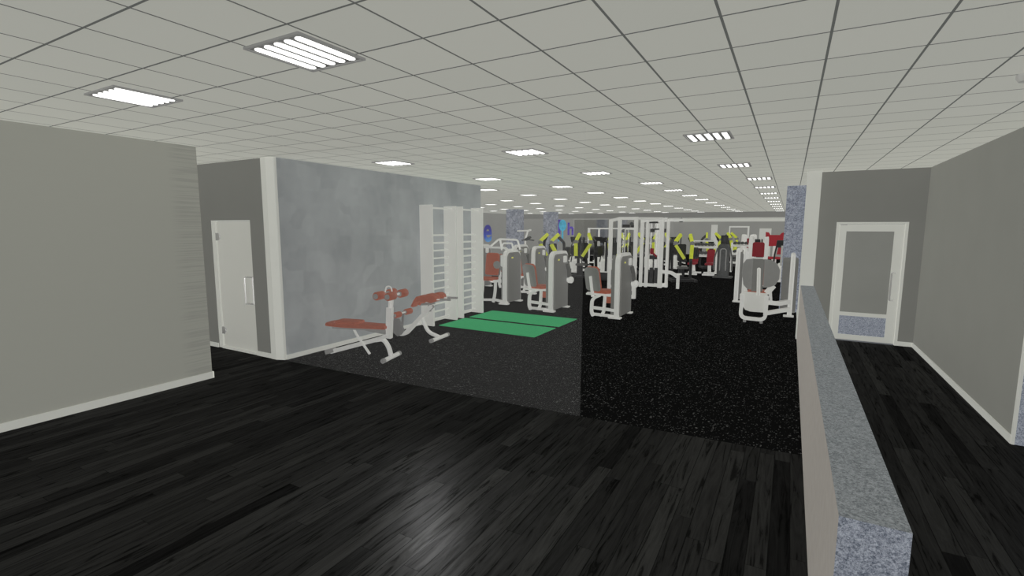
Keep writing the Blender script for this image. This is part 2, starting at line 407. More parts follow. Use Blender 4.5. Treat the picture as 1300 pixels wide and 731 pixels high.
# the gym hall shell
mb = MB(); mb.b2((-18.5,10.0,0),(-18.3,40,ZC)); struct(mb.build('wall_gym_left', 'wall_gym', smooth=False))
mb = MB(); mb.b2((-18.3,9.9,0),(-12,10.08,ZC)); struct(mb.build('wall_gym_front', 'wall_gym', smooth=False))
mb = MB(); mb.b2((-18.3,34,0),(-8,34.2,2.75)); mb.b2((-8.2,34.2,0),(-8,40,2.75)); struct(mb.build('wall_gym_back', 'wall_gym', smooth=False))
mb = MB(); mb.b2((-8.2,40,0),(.4,40.2,2.75)); struct(mb.build('wall_gym_far', 'wall_gym', smooth=False))
mb = MB(); mb.b2((-8,39.9,2.50),(.25,40,2.69)); struct(mb.build('trim_3', 'white_trim', smooth=False))
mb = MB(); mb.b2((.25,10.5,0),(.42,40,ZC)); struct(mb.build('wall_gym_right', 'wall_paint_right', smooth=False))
mb = MB(); mb.b2((.234,10.3,0),(.25,40,.07)); struct(mb.build('baseboard_gym', 'white_trim', smooth=False))
# right side: pilaster, door wall, long wall, speckled return
mb = MB(); mb.b2((.195,10.2,0),(.41,10.5,ZC)); struct(mb.build('trim_2', 'white_trim', smooth=False))
mb = MB()
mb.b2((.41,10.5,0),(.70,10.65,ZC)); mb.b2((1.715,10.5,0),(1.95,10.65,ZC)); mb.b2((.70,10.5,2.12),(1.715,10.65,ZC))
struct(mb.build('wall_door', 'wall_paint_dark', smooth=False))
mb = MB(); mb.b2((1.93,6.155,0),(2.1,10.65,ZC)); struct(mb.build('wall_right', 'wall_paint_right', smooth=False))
mb = MB(); mb.b2((1.945,6.13,0),(5,6.154,ZC)); struct(mb.build('wall_right_return', 'blue_speckle', smooth=False))
mb = MB(); mb.b2((1.917,6.14,0),(1.93,10.5,.075)); mb.b2((1.715,10.487,0),(1.93,10.5,.075)); mb.b2((.42,10.487,0),(.70,10.5,.075)); struct(mb.build('baseboard_right', 'white_trim', smooth=False))
mb = MB(); mb.b2((1.922,6.126,0),(1.945,6.16,ZC)); struct(mb.build('trim_4', 'white_trim', smooth=False))
# low dividing wall: plaster side, speckled cap and end
mb = MB((0,0,0))
mb.b2((.212,2.0,0),(.42,10.2,.985))
o = mb.build('wall_half', 'blue_speckle', mats=['beige_plaster','blue_speckle_top','blue_speckle','wall_paint_dark'], smooth=False); struct(o)
for p in o.data.polygons:
    n = p.normal
    p.material_index = 1 if n.z > .5 else 2 if n.y < -.5 else 0 if n.x < -.5 else 3
# door 2 (white framed, glazed)
d = bpy.data.objects.new('door_2', None); COL.objects.link(d); d.location = (.70,10.53,0); struct(d)
mb = MB(); mb.b2((0,-.045,0),(.045,.06,2.115)); mb.b2((.975,-.045,0),(1.015,.06,2.115)); mb.b2((.045,-.045,2.085),(.975,.06,2.115)); mb.build('door_frame', 'white_trim', d, smooth=False)
mb = MB()
mb.b2((.05,-.02,.02),(.155,.02,2.08)); mb.b2((.835,-.02,.02),(.97,.02,2.08)); mb.b2((.155,-.02,1.955),(.835,.02,2.08)); mb.b2((.155,-.02,.02),(.835,.02,.115)); mb.b2((.155,-.02,.455),(.835,.02,.52))
leaf = mb.build('door_leaf', 'white_trim', d, smooth=False)
mb = MB(); mb.b2((.155,-.006,.52),(.835,.006,1.955)); mb.build('glass_pane', 'pane_grey', leaf, smooth=False)
mb = MB(); mb.b2((.155,-.006,.115),(.835,.006,.455)); tag(mb.build('kick_panel', 'blue_speckle', leaf, smooth=False), 'blue speckled lower door panel')
mb = MB(); mb.tube([(.90,-.02,1.25),(.845,-.075,1.25),(.845,-.075,.78),(.90,-.02,.78)], .014, 8, .02); mb.build('door_handle', 'chrome', leaf)
mb = MB(); mb.b2((.06,-.03,2.06),(.16,-.02,2.075)); mb.build('door_closer', 'frame_grey', leaf, smooth=False)
# glass screen along the edge of the rubber floor
mb = MB(); mb.prism([(-6.54,4.604),(-2.64,4.706),(-1.845,4.755),(-1.845,4.767),(-2.64,4.718),(-6.54,4.616)], 'z', .002, ZC-.002)
struct(mb.build('window_1', 'glass', smooth=False))
# columns
for nm, c, w, l in (('column', (-13.35,24.0), .72, 0), ('column', (-13.5,29.0), .72, 0)):
    mb = MB(); mb.b2((-w/2,-w/2,0),(w/2,w/2,ZC)); struct(mb.build(nm, 'blue_speckle_column', loc=(c[0],c[1],0), smooth=False))
mb = MB(); mb.b2((-.14,13.5,0),(.25,13.9,ZC)); struct(mb.build('column', 'blue_speckle_far', smooth=False))
# far doors and mirror
for nm, x0, x1, h in (('door_3', -5.25, -4.82, 2.26), ('door_4', -1.98, -1.22, 2.0)):
    d = bpy.data.objects.new(nm, None); COL.objects.link(d); d.location = (x0,39.97,0); struct(d)
    mb = MB(); mb.b2((.03,-.02,.01),(x1-x0-.03,.02,h-.03)); lf = mb.build('door_leaf', 'white_paint', d, smooth=False)
    mb = MB(); mb.b2((0,-.03,0),(.03,.03,h)); mb.b2((x1-x0-.03,-.03,0),(x1-x0,.03,h)); mb.b2((0,-.03,h-.03),(x1-x0,.03,h)); mb.build('door_frame', 'white_trim', d, smooth=False)
    mb = MB(); mb.cyl((.10,-.02,1),(.10,-.07,1),.03); mb.build('door_handle', 'chrome', lf)
t = thing('wall_mirror', 'wide mirror covering the back wall behind the cable machines', 'mirror', (-11,33.99,0))
mb = MB(); mb.b2((-2.9,-.03,.05),(2.9,-.012,2.6)); mb.build('mirror_glass', 'mirror', t, smooth=False)
mb = MB(); mb.b2((-2.95,-.035,.0),(-2.9,0,2.65)); mb.b2((2.9,-.035,0),(2.95,0,2.65)); mb.b2((-2.9,-.035,2.6),(2.9,0,2.65)); mb.build('mirror_frame', 'frame_grey', t, smooth=False)

# mural lettering (flat painted letters on the walls)
def letters(name, body, size, mat, loc, rot, label, cat='lettering', parent=None, sx=1):
    cu = bpy.data.curves.new(name, 'FONT'); cu.body = body; cu.size = size; cu.extrude = .004; cu.offset = .025*size
    ob = bpy.data.objects.new(name, cu); COL.objects.link(ob)
    dg = bpy.context.evaluated_depsgraph_get()
    me = bpy.data.meshes.new_from_object(ob.evaluated_get(dg))
    bpy.data.objects.remove(ob)
    me.transform(Euler((PI/2,0,0)).to_matrix().to_4x4() @ Matrix.Diagonal((sx,1,1,1)))
    me.materials.clear(); me.materials.append(M[mat])
    o = bpy.data.objects.new(name, me); COL.objects.link(o); o.location = loc; o.rotation_euler = rot
    if parent: o.parent = parent
    if label: tag(o, label, cat)
    return o
letters('wall_lettering', 'ne', 2.3, 'letters', (-18.27,27.25,1.08), (0,0,PI/2), 'big blue painted letters low on the left gym wall beside the wall bars')
t = thing('wall_mural', 'purple letters and cyan oval painted on back wall above yellow machines', 'mural', (-15.9,33.98,1.2))
letters('letter', 'u', .95, 'letters', (-.25,0,.45), (0,0,0), None, parent=t)
letters('letter', 'l', 1.5, 'letters_purple', (.62,0,.35), (0,0,0), None, parent=t)
letters('letter', 'hn', 1.25, 'letters_purple', (1.42,0,.30), (0,0,0), None, parent=t, sx=.9)
mb = MB(); mb.prism([(1.06+.30*math.cos(a*PI/10), .98+.42*math.sin(a*PI/10)) for a in range(20)], 'y', -.012, -.004); mb.prism([(.98,-.3),(1.14,-.3),(1.12,.65),(1.0,.65)], 'y', -.012, -.004)
mb.prism([(.35,.0),(.75,-.25),(.95,.15),(.55,.3)], 'y', -.012, -.004)
tag(mb.build('oval', 'mural_cyan', t, smooth=False), 'cyan oval on a stem')

# ------------------------------------------------------------------ ceiling lights
def make_light():
    t = thing('ceiling_light', '', 'ceiling light')
    mb = MB()
    h = .233
    for s in (-1, 1):
        mb.b2((s*h,-h,-.014),(s*(h-.014),h,0)); mb.b2((-h+.014,s*h,-.014),(h-.014,s*(h-.014),0))
    fr = mb.build('frame', 'lamp_frame', t, smooth=False)
    mb = MB(); mb.b2((-h+.014,-h+.014,-.006),(h-.014,h-.014,-.001)); mb.build('reflector', 'lamp_reflector', fr, smooth=False)
    for k in range(5):
        x = -.172+k*.086
        mb = MB(); mb.prism(rrect(x-.025,-.20,x+.025,.20,.024,4), 'z', -.013, -.007, .002, 1); mb.build('tube', 'tube_glow', t)
    return t
L0 = None
def put_light(x, y, label, group):
    global L0
    if L0 is None:
        L0 = make_light(); L0.location = (x,y,ZC); L0['label'] = label; L0['group'] = group
    else:
        dup(L0, label, (x,y,ZC), 0, group)
G = 'square ceiling lights'
put_light(-2.505, 2.012, 'largest square ceiling light with five glowing tubes, nearest the entrance', G)
put_light(-4.50, 2.010, 'square ceiling light with five glowing tubes above the front grey wall', G)
put_light(-5.47, 5.92, 'square ceiling light above the concrete wall near the bench', G)
put_light(-3.14, 5.92, 'square ceiling light in the third row above the green mats side', G)
put_light(-.845, 5.87, 'square ceiling light on the open floor side, first in the long row', G)
put_light(-.845, 8.70, 'square ceiling light second in the long row near the low wall', G)
put_light(-3.165, 8.73, 'square ceiling light above the two nearest seated weight machines', G)
put_light(-5.51, 8.76, 'square ceiling light beyond the concrete wall top, above the wall bars', G)
rows = [11.2, 13.55, 15.95, 18.3, 20.7, 23.1, 25.5, 27.9, 30.3, 32.4]
for i, y in enumerate(rows):
    for j in range(9):
        x = -.62-j*2.1-(.05*j if j else 0)
        if x < -17.8: continue
        if x/y < -.66: continue
        if j == 0 and i == 0: put_light(x, y, 'square ceiling light third in the long row near the low wall', G)
        else: put_light(x, y, 'small distant square ceiling light in the rows far down the gym hall', 'distant ceiling lights')
t = thing('smoke_detector', 'small white round smoke detector on ceiling above the corridor wall', 'smoke detector', (1.28,4.55,ZC))
mb = MB(); mb.lathe([(.06,0),(.06,-.02),(.045,-.045),(.0001,-.05)], (0,0,0)); mb.build('body', 'frame_grey', t)

# ------------------------------------------------------------------ wall bars
def make_wall_bars():
    t = thing('wall_bars', '', 'wall bars')
    W = .80
    for y in (0, W):
        mb = MB(); mb.b2((0,y-.022,0),(.315,y+.022,2.45), .004); mb.build('side_panel', 'white_paint', t, smooth=False)
    for z in [2.39]+[1.84-.16*k for k in range(12)]:
        mb = MB(); mb.cyl((.10 if z < 2 else .2,.02,z),(.10 if z < 2 else .2,W-.02,z),.019,10); mb.build('rung', 'white_paint', t)
    return t
wb = make_wall_bars(); wb.location = (-6.53,7.80,0); wb['label'] = 'white wooden wall bars on concrete wall, the set beside the bench'; wb['group'] = 'wall bars'
dup(wb, 'white wooden wall bars at the far end of the concrete wall beside the mat end', (-6.53,8.84,0), 0, 'wall bars')

# ------------------------------------------------------------------ green mats
for i, (y0, y1, lb) in enumerate(((7.90,8.84,'green rectangular exercise mat on the rubber floor, nearer to the camera'), (9.0,9.98,'green rectangular exercise mat on the rubber floor, farther one by the weight machines'))):
    mb = MB((-5.1,(y0+y1)/2,0)); mb.b2((-6.17,y0,.001),(-3.98,y1,.012), .003)
    tag(mb.build('exercise_mat', 'green_mat', loc=(-5.1,(y0+y1)/2,0), smooth=False), lb, 'exercise mat', 'green exercise mats')

# ------------------------------------------------------------------ benches (local: u along the bench, v across, z up)
def roller(c, L, r, parent, ax=(0,1,0)):
    c = Vector(c); a = Vector(ax).normalized()
    mb = MB(); mb.lathe([(r*.82,-L/2),(r,-L/2+.02),(r,L/2-.02),(r*.82,L/2)], c, a, 20); o = mb.build('foam_roller', 'upholstery', parent)
    mb = MB(); mb.cyl(c-a*(L/2+.008), c-a*(L/2-.002), r*.62, 16); mb.cyl(c+a*(L/2-.002), c+a*(L/2+.008), r*.62, 16); mb.build('end_cap', 'rubber_cap', o)
    return o
t = thing('abdominal_bench', 'white framed abdominal bench with long red pad and high red foam rollers', 'exercise bench', (-6.22,5.22,0), math.atan2(.25,1.07))
mb = MB(); mb.tube([(.0,0,.045),(.84,0,.30),(1.03,0,.38)], 0, sq=(.08,.062)); mb.build('beam', 'steel_white', t)
mb = MB(); mb.box((-.02,0,.053),(.17,.088,.072),(0,-.29,0),.012); mb.build('end_cap', 'rubber_cap', t)
mb = MB(); mb.tube([(.80,0,.285),(.93,0,.315),(1.02,0,.20),(1.06,0,.045)], .036, 12, .12); mb.build('leg', 'steel_white', t)
mb = MB(); mb.tube([(1.06,-.215,.036),(1.06,.215,.036)], .033, 12); ft = mb.build('foot_bar', 'steel_white', t)
for s in (-1, 1):
    mb = MB(); mb.cyl((1.06,s*.20,.037),(1.06,s*.26,.037),.037,14,.006); mb.build('end_cap', 'rubber_cap', ft)
mb = MB(); mb.tube([(.42,-.02,.46),(.50,-.05,.36),(.72,-.05,.07)], .019, 8); mb.build('strut', 'steel_white', t)
# pad: tapering board with raised middle
mb = MB(); mb.prism([(-.03,-.07),(.0,-.13),(.30,-.17),(.72,-.13),(1.02,-.11),(1.02,.11),(.72,.13),(.30,.17),(.0,.13),(-.03,.07)], 'z', .475, .53, .022, 3)
pd = mb.build('back_pad', 'upholstery', t)
mb = MB(); mb.prism(rrect(.14,-.13,.56,.13,.06), 'z', .52, .568, .02, 3); mb.build('lumbar_pad', 'upholstery', pd)
mb = MB(); mb.prism([(.10,-.10),(.98,-.09),(.98,.09),(.10,.10)], 'z', .44, .478, .01); mb.prism([(.70,.43),(1.0,.395),(1.0,.46),(.70,.46)], 'y', -.07, .07, .006); mb.build('pad_board', 'rubber_cap', t)
mb = MB(); mb.tube([(1.03,0,.33),(1.06,0,.80)], 0, sq=(.085,.075)); mb.build('post', 'steel_white', t)
mb = MB(); mb.tube([(1.055,0,.78),(1.075,0,1.0)], .024, 10); mb.tube([(1.09,0,.72),(1.12,0,1.0)], .014, 8); mb.build('post_extension', 'steel_white', t)
mb = MB(); mb.tube([(.98,.01,1.03),(1.0,.01,1.12),(1.08,.01,1.12),(1.10,.01,1.03)], .011, 8, .04); mb.build('grip_loop', 'steel_white', t)
mb = MB(); mb.tube([(.98,-.05,1.0),(1.18,-.05,1.005)], 0, sq=(.05,.045)); mb.tube([(.985,-.24,1.0),(.985,.26,1.0)], .016, 8); mb.tube([(1.175,-.24,1.005),(1.175,.26,1.005)], .016, 8); mb.build('roller_axle', 'steel_white', t)
for u in (.985, 1.175):
    for v in (-.165, .185):
        roller((u,v,1.0), .20, .062, t)
# back extension bench
t = thing('back_extension_bench', 'white angled back extension bench with red hip pad and dark footplate', 'exercise bench', (-6.23,6.79,0), math.atan2(.1,.8))
mb = MB(); mb.tube([(-.16,0,.12),(.02,0,.035),(.14,0,.05),(.72,0,.61)], 0, sq=(.075,.07), smooth=.06); mb.build('rail', 'steel_white', t)
mb = MB(); mb.tube([(.10,.01,.05),(.22,.06,.20),(.42,.06,.24)], .022, 8, .1); mb.build('brace', 'steel_white', t)
mb = MB(); mb.tube([(.47,0,.42),(.53,0,.30),(.62,0,.12),(.86,0,.045)], .034, 12, .12); mb.build('leg', 'steel_white', t)
mb = MB(); mb.tube([(.86,-.27,.036),(.86,.27,.036)], .033, 12); ft = mb.build('foot_bar', 'steel_white', t)
for s in (-1, 1):
    mb = MB(); mb.cyl((.86,s*.25,.037),(.86,s*.31,.037),.037,14,.006); mb.build('end_cap', 'rubber_cap', ft)
mb = MB(); mb.prism([(.06,.02),(.15,.06),(.22,.14),(.17,.24),(.11,.35),(.0,.35),(-.08,.24),(-.12,.14)], 'y', -.16, -.135, .008); mb.tube([(.04,.02,.06),(.08,.02,.45)], 0, sq=(.03,.03)); mb.build('footplate', 'plate_grey', t)
mb = MB(); mb.tube([(.10,-.26,.44),(.10,.24,.44)], .014, 8); mb.build('roller_axle', 'steel_white', t)
roller((.10,-.19,.43), .17, .055, t); roller((.10,.15,.44), .19, .055, t)
mb = MB(); mb.tube([(.55,0,.44),(.74,0,.60)], 0, sq=(.05,.045)); mb.tube([(.66,0,.50),(.66,0,.62)], .03, 10); mb.build('adjuster', 'rubber_cap', t)
for v in (-.11, .12):
    mb = MB(); mb.prism([(.38,.60),(.42,.585),(.50,.68),(.58,.70),(.66,.69),(.72,.70),(.80,.685),(.87,.71),(.90,.76),(.88,.81),(.82,.84),(.75,.835),(.70,.81),(.60,.81),(.50,.78),(.44,.71)], 'y', v-.09, v+.09, .02, 3); mb.build('hip_pad', 'upholstery', t)
mb = MB(); mb.tube([(.58,-.08,.64),(.78,-.08,.66)], 0, sq=(.16,.03)); mb.build('pad_bracket', 'rubber_cap', t)
for v in (-.13, .13):
    mb = MB(); mb.tube([(.80,v,.74),(1.0,v,.75)], .012, 8); h = mb.build('handle', 'steel_white', t)
    mb = MB(); mb.tube([(.96,v,.75),(1.16,v,.755)], .020, 10); mb.build('grip', 'rubber_cap', h)

# ------------------------------------------------------------------ seated weight machines
def tower(t, depth=.85, h=1.42, x0=-.24, x1=0.0):
    """slab housing along +y with a white hoop frame and grey covers"""
    mb = MB(); mb.prism(rrect(.03,.05,depth,h-.045,(.17,.15,.03,.03)), 'x', x0, x1, .02, 2); sh = mb.build('weight_cover', 'shroud', t)
    mb = MB(); mb.b2((x1+.0005,.20,h-.20),(x1+.004,.29,h-.165)); mb.build('badge', 'badge_yellow', sh, smooth=False)
    mb = MB(); xm = -.085
    mb.tube([(xm,.0,.0),(xm,.0,h-.02),(xm,depth-.02,h-.02),(xm,depth+.02,h-.32),(xm,depth+.02,.0)], 0, sq=(.10,.085), smooth=.19); mb.build('hoop_frame', 'steel_white', t)
    mb = MB(); mb.b2((x0-.02,-.07,0),(x1+.02,.07,.04), .008); mb.build('base_foot', 'steel_white', t)
    mb = MB(); mb.b2((x0+.02,depth-.06,0),(x1+.03,depth+.08,.035), .008); mb.build('base_foot', 'steel_white', t)
def backrest(t, c, ang, w=.34, h=.52, lean=.22, post=True, shell='shroud'):
    """padded back turned to face direction ang (radians from +x) with a shell behind"""
    R = Matrix.Translation(c) @ Matrix.Rotation(ang, 4, 'Z') @ Matrix.Rotation(-lean, 4, 'Y')
    mb = MB(); mb.prism(rrect(-w/2,0,w/2,h,(.10,.10,.06,.06)), 'x', 0, .07, .025, 3); mb.bm.transform(R); b = mb.build('backrest', 'upholstery', t)
    mb = MB(); mb.prism(rrect(-w/2-.012,-.02,w/2+.012,h-.01,(.11,.11,.07,.07)), 'x', -.04, .01, .015, 2); mb.bm.transform(R); mb.build('back_shell', shell, b)
    if post:
        mb = MB(); mb.tube([(-.065,0,-.14),(-.06,0,.34)], 0, sq=(.075,.035)); mb.bm.transform(R); mb.build('back_post', 'steel_white', t)
def make_selector():
    t = thing('weight_machine', '', 'weight machine')
    tower(t)
    mb = MB(); mb.prism([(-.82,.02),(-.45,.0),(-.24,.12),(-.24,.40),(-.62,.46),(-.86,.22)], 'z', .485, .53, .015); mb.build('seat_frame', 'steel_white', t)
    mb = MB(); mb.prism([(-.70,.10),(-.36,.02),(-.27,.14),(-.27,.46),(-.50,.52),(-.72,.40)], 'z', .53, .60, .025, 3); mb.build('seat', 'upholstery', t)
    mb = MB(); mb.prism(rrect(-.44,.30,-.26,.44,.03), 'y', .20, .30, .02, 2); mb.build('knee_pad', 'upholstery', t)
    backrest(t, (-.66,.10,.60), math.radians(70), w=.38, h=.54, lean=.20)
    mb = MB(); mb.tube([(-.50,.06,.49),(-.68,.05,.40),(-.69,.05,.10),(-.64,.05,.0)], 0, sq=(.075,.065), smooth=.18); mb.build('leg', 'steel_white', t)
    mb = MB(); mb.tube([(-.40,.12,.49),(-.42,.12,.10),(-.50,.12,.0)], 0, sq=(.06,.06), smooth=.08); mb.build('leg', 'steel_white', t)
    mb = MB(); mb.tube([(-.68,.05,.20),(-.05,.05,.17)], 0, sq=(.05,.065)); mb.build('crossbar', 'steel_white', t)
    mb = MB(); mb.tube([(-.64,.05,.05),(-.05,.05,.04)], 0, sq=(.05,.06)); mb.build('crossbar', 'steel_white', t)
    mb = MB(); mb.tube([(.02,.72,1.12),(.06,.74,.95),(.08,.74,.74)], 0, sq=(.06,.12)); mb.build('lever_arm', 'dark_plastic', t)
    mb = MB(); mb.lathe([(.05,-.05),(.085,-.03),(.085,.05),(.04,.07)], (.09,.74,.72), (1,-.6,0), 14); mb.build('hub', 'steel_white', t)
    mb = MB(); mb.prism(rrect(.50,1.16,.64,1.32,.03), 'x', 0, .05, .01); mb.build('pin_guide', 'steel_white', t)
    return t
GM = 'seated weight machines with grey covers'
s0 = make_selector(); s0.location = (-3.17,10.50,0); s0['group'] = GM
s0['label'] = 'seated weight machine with red seat and grey cover, in front of tall cable posts'
dup(s0, 'seated weight machine with red seat and grey cover, second behind the green mats', (-4.80,10.55,0), 0, GM)
dup(s0, 'weight machine with rounded grey cover standing behind the green mat machine', (-6.62,13.2,0), math.radians(4), GM)
dup(s0, 'weight machine with grey cover in the rear row behind the press machine', (-7.72,14.0,0), 0, GM)
dup(s0, 'weight machine with grey cover mostly hidden behind the wall bars end', (-8.86,13.4,0), 0, GM)
# press machine
t = thing('shoulder_press_machine', 'press machine with white overhead handle frame and tall red backrest', 'weight machine', (-6.33,11.0,0), 0, GM)
tower(t, .72, 1.40, -.22, 0)
backrest(t, (-.68,.35,.72), math.radians(-95), w=.44, h=.60, lean=.12, post=False)
mb = MB(); mb.prism(rrect(-.92,-.05,-.46,.36,.08), 'z', .60, .68, .025, 3); mb.build('seat', 'upholstery', t)
mb = MB(); mb.tube([(-.80,.30,.62),(-.46,.05,.58),(-.22,.02,.62)], 0, sq=(.06,.07), smooth=.1); mb.build('seat_frame', 'steel_white', t)
mb = MB(); mb.lathe([(.05,-.02),(.10,-.02),(.10,.02),(.05,.02)], (-.34,.02,1.03), (0,1,0), 20); mb.build('cam_disc', 'shroud_light', t)
for x in (-.40, -.80):
    mb = MB(); mb.tube([(x,.05,.60),(x,.03,.30),(x-.06,.03,.03)], 0, sq=(.06,.06), smooth=.12); mb.build('leg', 'steel_white', t)
mb = MB(); mb.tube([(-.95,.10,.05),(-.4,.03,.10),(0,.0,.05)], 0, sq=(.06,.06), smooth=.1); mb.build('crossbar', 'steel_white', t)
mb = MB(); mb.tube([(-.78,.10,1.48),(-.10,.05,1.48),(-.02,.05,1.40)], 0, sq=(.06,.05), smooth=.1)
mb.tube([(-.62,.10,1.48),(-.34,.12,1.70),(.22,.12,1.69),(.32,.10,1.42)], .026, 8, .06); mb.tube([(-.30,.12,1.70),(-.24,.10,1.45)], .026, 8)
mb.build('press_arm', 'steel_white', t)
mb = MB(); mb.tube([(-.20,.02,1.42),(-.16,.02,1.60),(.12,.02,1.60),(.14,.02,1.45),(-.05,.02,1.42)], .022, 8, .05); mb.tube([(.0,.02,1.40),(.34,.02,1.41)], .022, 8); h = mb.build('handle_frame', 'steel_white', t)
mb = MB(); mb.cyl((.30,.02,1.41),(.44,.02,1.45),.024,10); mb.build('grip', 'rubber_cap', h)
mb = MB(); mb.prism(rrect(-.16,1.0,-.02,1.30,.03), 'y', -.10, -.02, .01); mb.build('pivot_housing', 'steel_white', t)
# overhead bar of the pulldown tower behind
t = thing('lat_pulldown_machine', 'tall white pulldown post with angled top bar behind the press machine', 'weight machine', (-8.2,15.5,0), 0, GM)
mb = MB(); mb.tube([(0,0,0),(0,0,1.60),(.10,0,1.90),(.22,0,1.92)], .032, 8, .12); mb.build('post', 'steel_white', t)
mb = MB(); mb.tube([(.10,0,1.90),(-.34,.02,1.88)], .024, 8); mb.build('pulley_arm', 'steel_white', t)
mb = MB(); mb.tube([(-.28,.25,1.55),(.02,.1,1.58),(.34,.0,1.56)], .022, 8); mb.build('pull_bar', 'charcoal', t)
mb = MB(); mb.b2((-.25,-.06,0),(.25,.06,.06),.01); mb.build('base_foot', 'steel_white', t)
mb = MB(); mb.box((.10,0,1.62),(.24,.14,.08),(0,-.5,0),.02); mb.build('knee_pad', 'charcoal', t)

# big machine seen from behind near the low wall
t = thing('chest_machine', 'large weight machine seen from behind with wide grey back fairing beside low wall', 'weight machine', (-.55,11.6,0), 0, GM)
ox, oy = -.55, 11.6
def W(x, y, z): return (x-ox, y-oy, z)
outer = rrect(-.32,.05,.24,.645,(.07,.07,.12,.12)); 
mb = MB(); mb.prism([(-.31,.35),(-.24,.33),(-.20,.27),(-.10,.24),(.16,.24),(.17,.35),(.235,.40),(.20,.645),(-.26,.66),(-.32,.60)], 'y', -.10, -.03, .012); mb.build('rear_cover', 'white_paint', t)
mb = MB(); mb.tube([(-.27,-.07,.60),(-.285,-.07,.09),(.19,-.07,.08),(.20,-.07,.60)], 0, sq=(.07,.085), smooth=.12); mb.build('rear_frame', 'steel_white', t)
for x in (-.20, .12):
    mb = MB(); mb.cyl((x,-.07,0),(x,-.07,.05),.03,10); mb.build('foot', 'rubber_cap', t)
mb = MB(); mb.tube([(.035,-.09,.60),(.015,-.09,1.15)], .036, 12); mb.lathe([(.036,0),(.03,.02),(.012,.033)], (.015,-.09,1.15)); mb.build('post', 'white_paint', t)
mb = MB(); mb.prism([(-.11,.67),(.10,.67),(.11,1.355),(-.11,1.365)], 'y', -.03, .02, .01); mb.build('back_panel', 'shroud', t)
for s, pts in ((-1, [(-.11,1.365),(-.24,1.345),(-.30,1.25),(-.31,1.05),(-.27,.80),(-.20,.72),(-.11,.70)]), (1, [(.11,1.36),(.24,1.345),(.35,1.27),(.405,1.14),(.40,.95),(.33,.82),(.22,.77),(.11,.76)])):
    mb = MB(); mb.prism(pts, 'y', -.035, .03, .02, 3); mb.build('side_fairing', 'shroud_light', t)
mb = MB(); mb.prism(rrect(-.17,.80,.17,1.30,.08), 'y', .03, .10, .02); mb.build('backrest', 'upholstery', t)
mb = MB(); mb.prism(rrect(-.2,.12,.2,.55,.06), 'z', .58, .66, .02); mb.build('seat', 'upholstery', t)
mb = MB(); mb.tube([(.20,.0,.45),(.40,.3,.40),(.60,1.0,.36)], 0, sq=(.08,.09)); mb.build('crossbar', 'steel_white', t)
mb = MB(); mb.tube([(.18,-.05,.22),(.62,.95,.20)], 0, sq=(.07,.08)); mb.build('crossbar', 'steel_white', t)
mb = MB(); mb.tube([(-.22,0,.66),(-.24,.05,.80),(-.16,.05,.84)], 0, sq=(.07,.07)); mb.tube([(.18,.05,.64),(.30,.1,.80)], 0, sq=(.10,.09)); mb.build('seat_bracket', 'steel_white', t)
# its weight tower
yy = 12.72-oy; xx = .085-ox
mb = MB(); mb.tube([(xx,yy,0),(xx,yy,1.40),(xx,yy+.60,1.40),(xx,yy+.64,.0)], .048, 12, .10); mb.build('hoop_frame', 'steel_white', t)
mb = MB(); mb.prism(rrect(yy+.02,.08,yy+.60,1.33,.10), 'x', xx-.20, xx-.03, .02); mb.prism(rrect(yy+.02,.08,yy+.60,1.33,.10), 'x', xx+.03, xx+.11, .02); mb.build('weight_cover', 'shroud', t)
mb = MB(); mb.b2((xx-.12,yy-.06,0),(xx+.09,yy+.07,.04),.008); mb.build('base_foot', 'steel_white', t)
# rear right machine with a tower on its left
t = thing('weight_machine', 'weight machine with white hoop standing directly behind the large grey backed machine', 'weight machine', (-1.20,14.6,0), 0, GM)
mb = MB(); mb.tube([(0,0,0),(0,0,1.42),(0.0,.60,1.42),(0,.64,0)], .055, 12, .12); mb.build('hoop_frame', 'steel_white', t)
mb = MB(); mb.tube([(.16,.1,0),(.16,.1,1.42),(.16,.62,1.42),(.16,.66,0)], .05, 12, .12); mb.build('hoop_frame', 'steel_white', t)
mb = MB(); mb.prism(rrect(.05,.06,.60,1.36,.10), 'x', .03, .13, .02); mb.build('weight_cover', 'shroud', t)
mb = MB(); mb.b2((-.08,-.07,0),(.24,.07,.04),.008); mb.build('base_foot', 'steel_white', t)
mb = MB(); mb.prism(rrect(.45,.1,.85,.5,.06), 'z', .52, .60, .02); mb.build('seat', 'upholstery', t)
mb = MB(); mb.tube([(.16,.3,.48),(.80,.3,.48),(.85,.3,.0)], 0, sq=(.07,.07), smooth=.1); mb.build('seat_frame', 'steel_white', t)

# ------------------------------------------------------------------ cable machines
def pulley(mb, c, r=.05): mb.lathe([(r*.4,-.012),(r,-.014),(r*.86,0),(r,.014),(r*.4,.012)], c, (0,1,0), 14)
t = thing('cable_machine', 'tall white cable machine, nearer frame behind the seated weight machine', 'cable machine', (-4.1,13.8,0), 0, 'tall cable machines')
for x, h in ((-.42,2.22),(-.16,2.30),(.31,2.28)):
    mb = MB(); mb.b2((x-.048,-.05,0),(x+.048,.05,h),.006); mb.build('post', 'steel_white', t, smooth=False)
mb = MB(); mb.tube([(-.46,0,2.20),(-.16,0,2.27),(.36,0,2.27)], 0, sq=(.09,.08)); mb.tube([(-.10,.02,1.98),(.29,.02,1.98)], 0, sq=(.06,.06)); mb.build('top_beam', 'steel_white', t)
mb = MB(); mb.b2((-.40,-.06,.28),(.29,.06,.36),.01); mb.b2((-.12,-.06,.0),(.30,.06,.10),.01); mb.build('lower_beam', 'steel_white', t)
mb = MB(); mb.b2((-.36,-.05,.10),(-.21,.10,.80)); mb.b2((-.33,-.055,1.10),(-.22,.05,1.22)); mb.build('weight_stack', 'plate_grey', t, smooth=False)
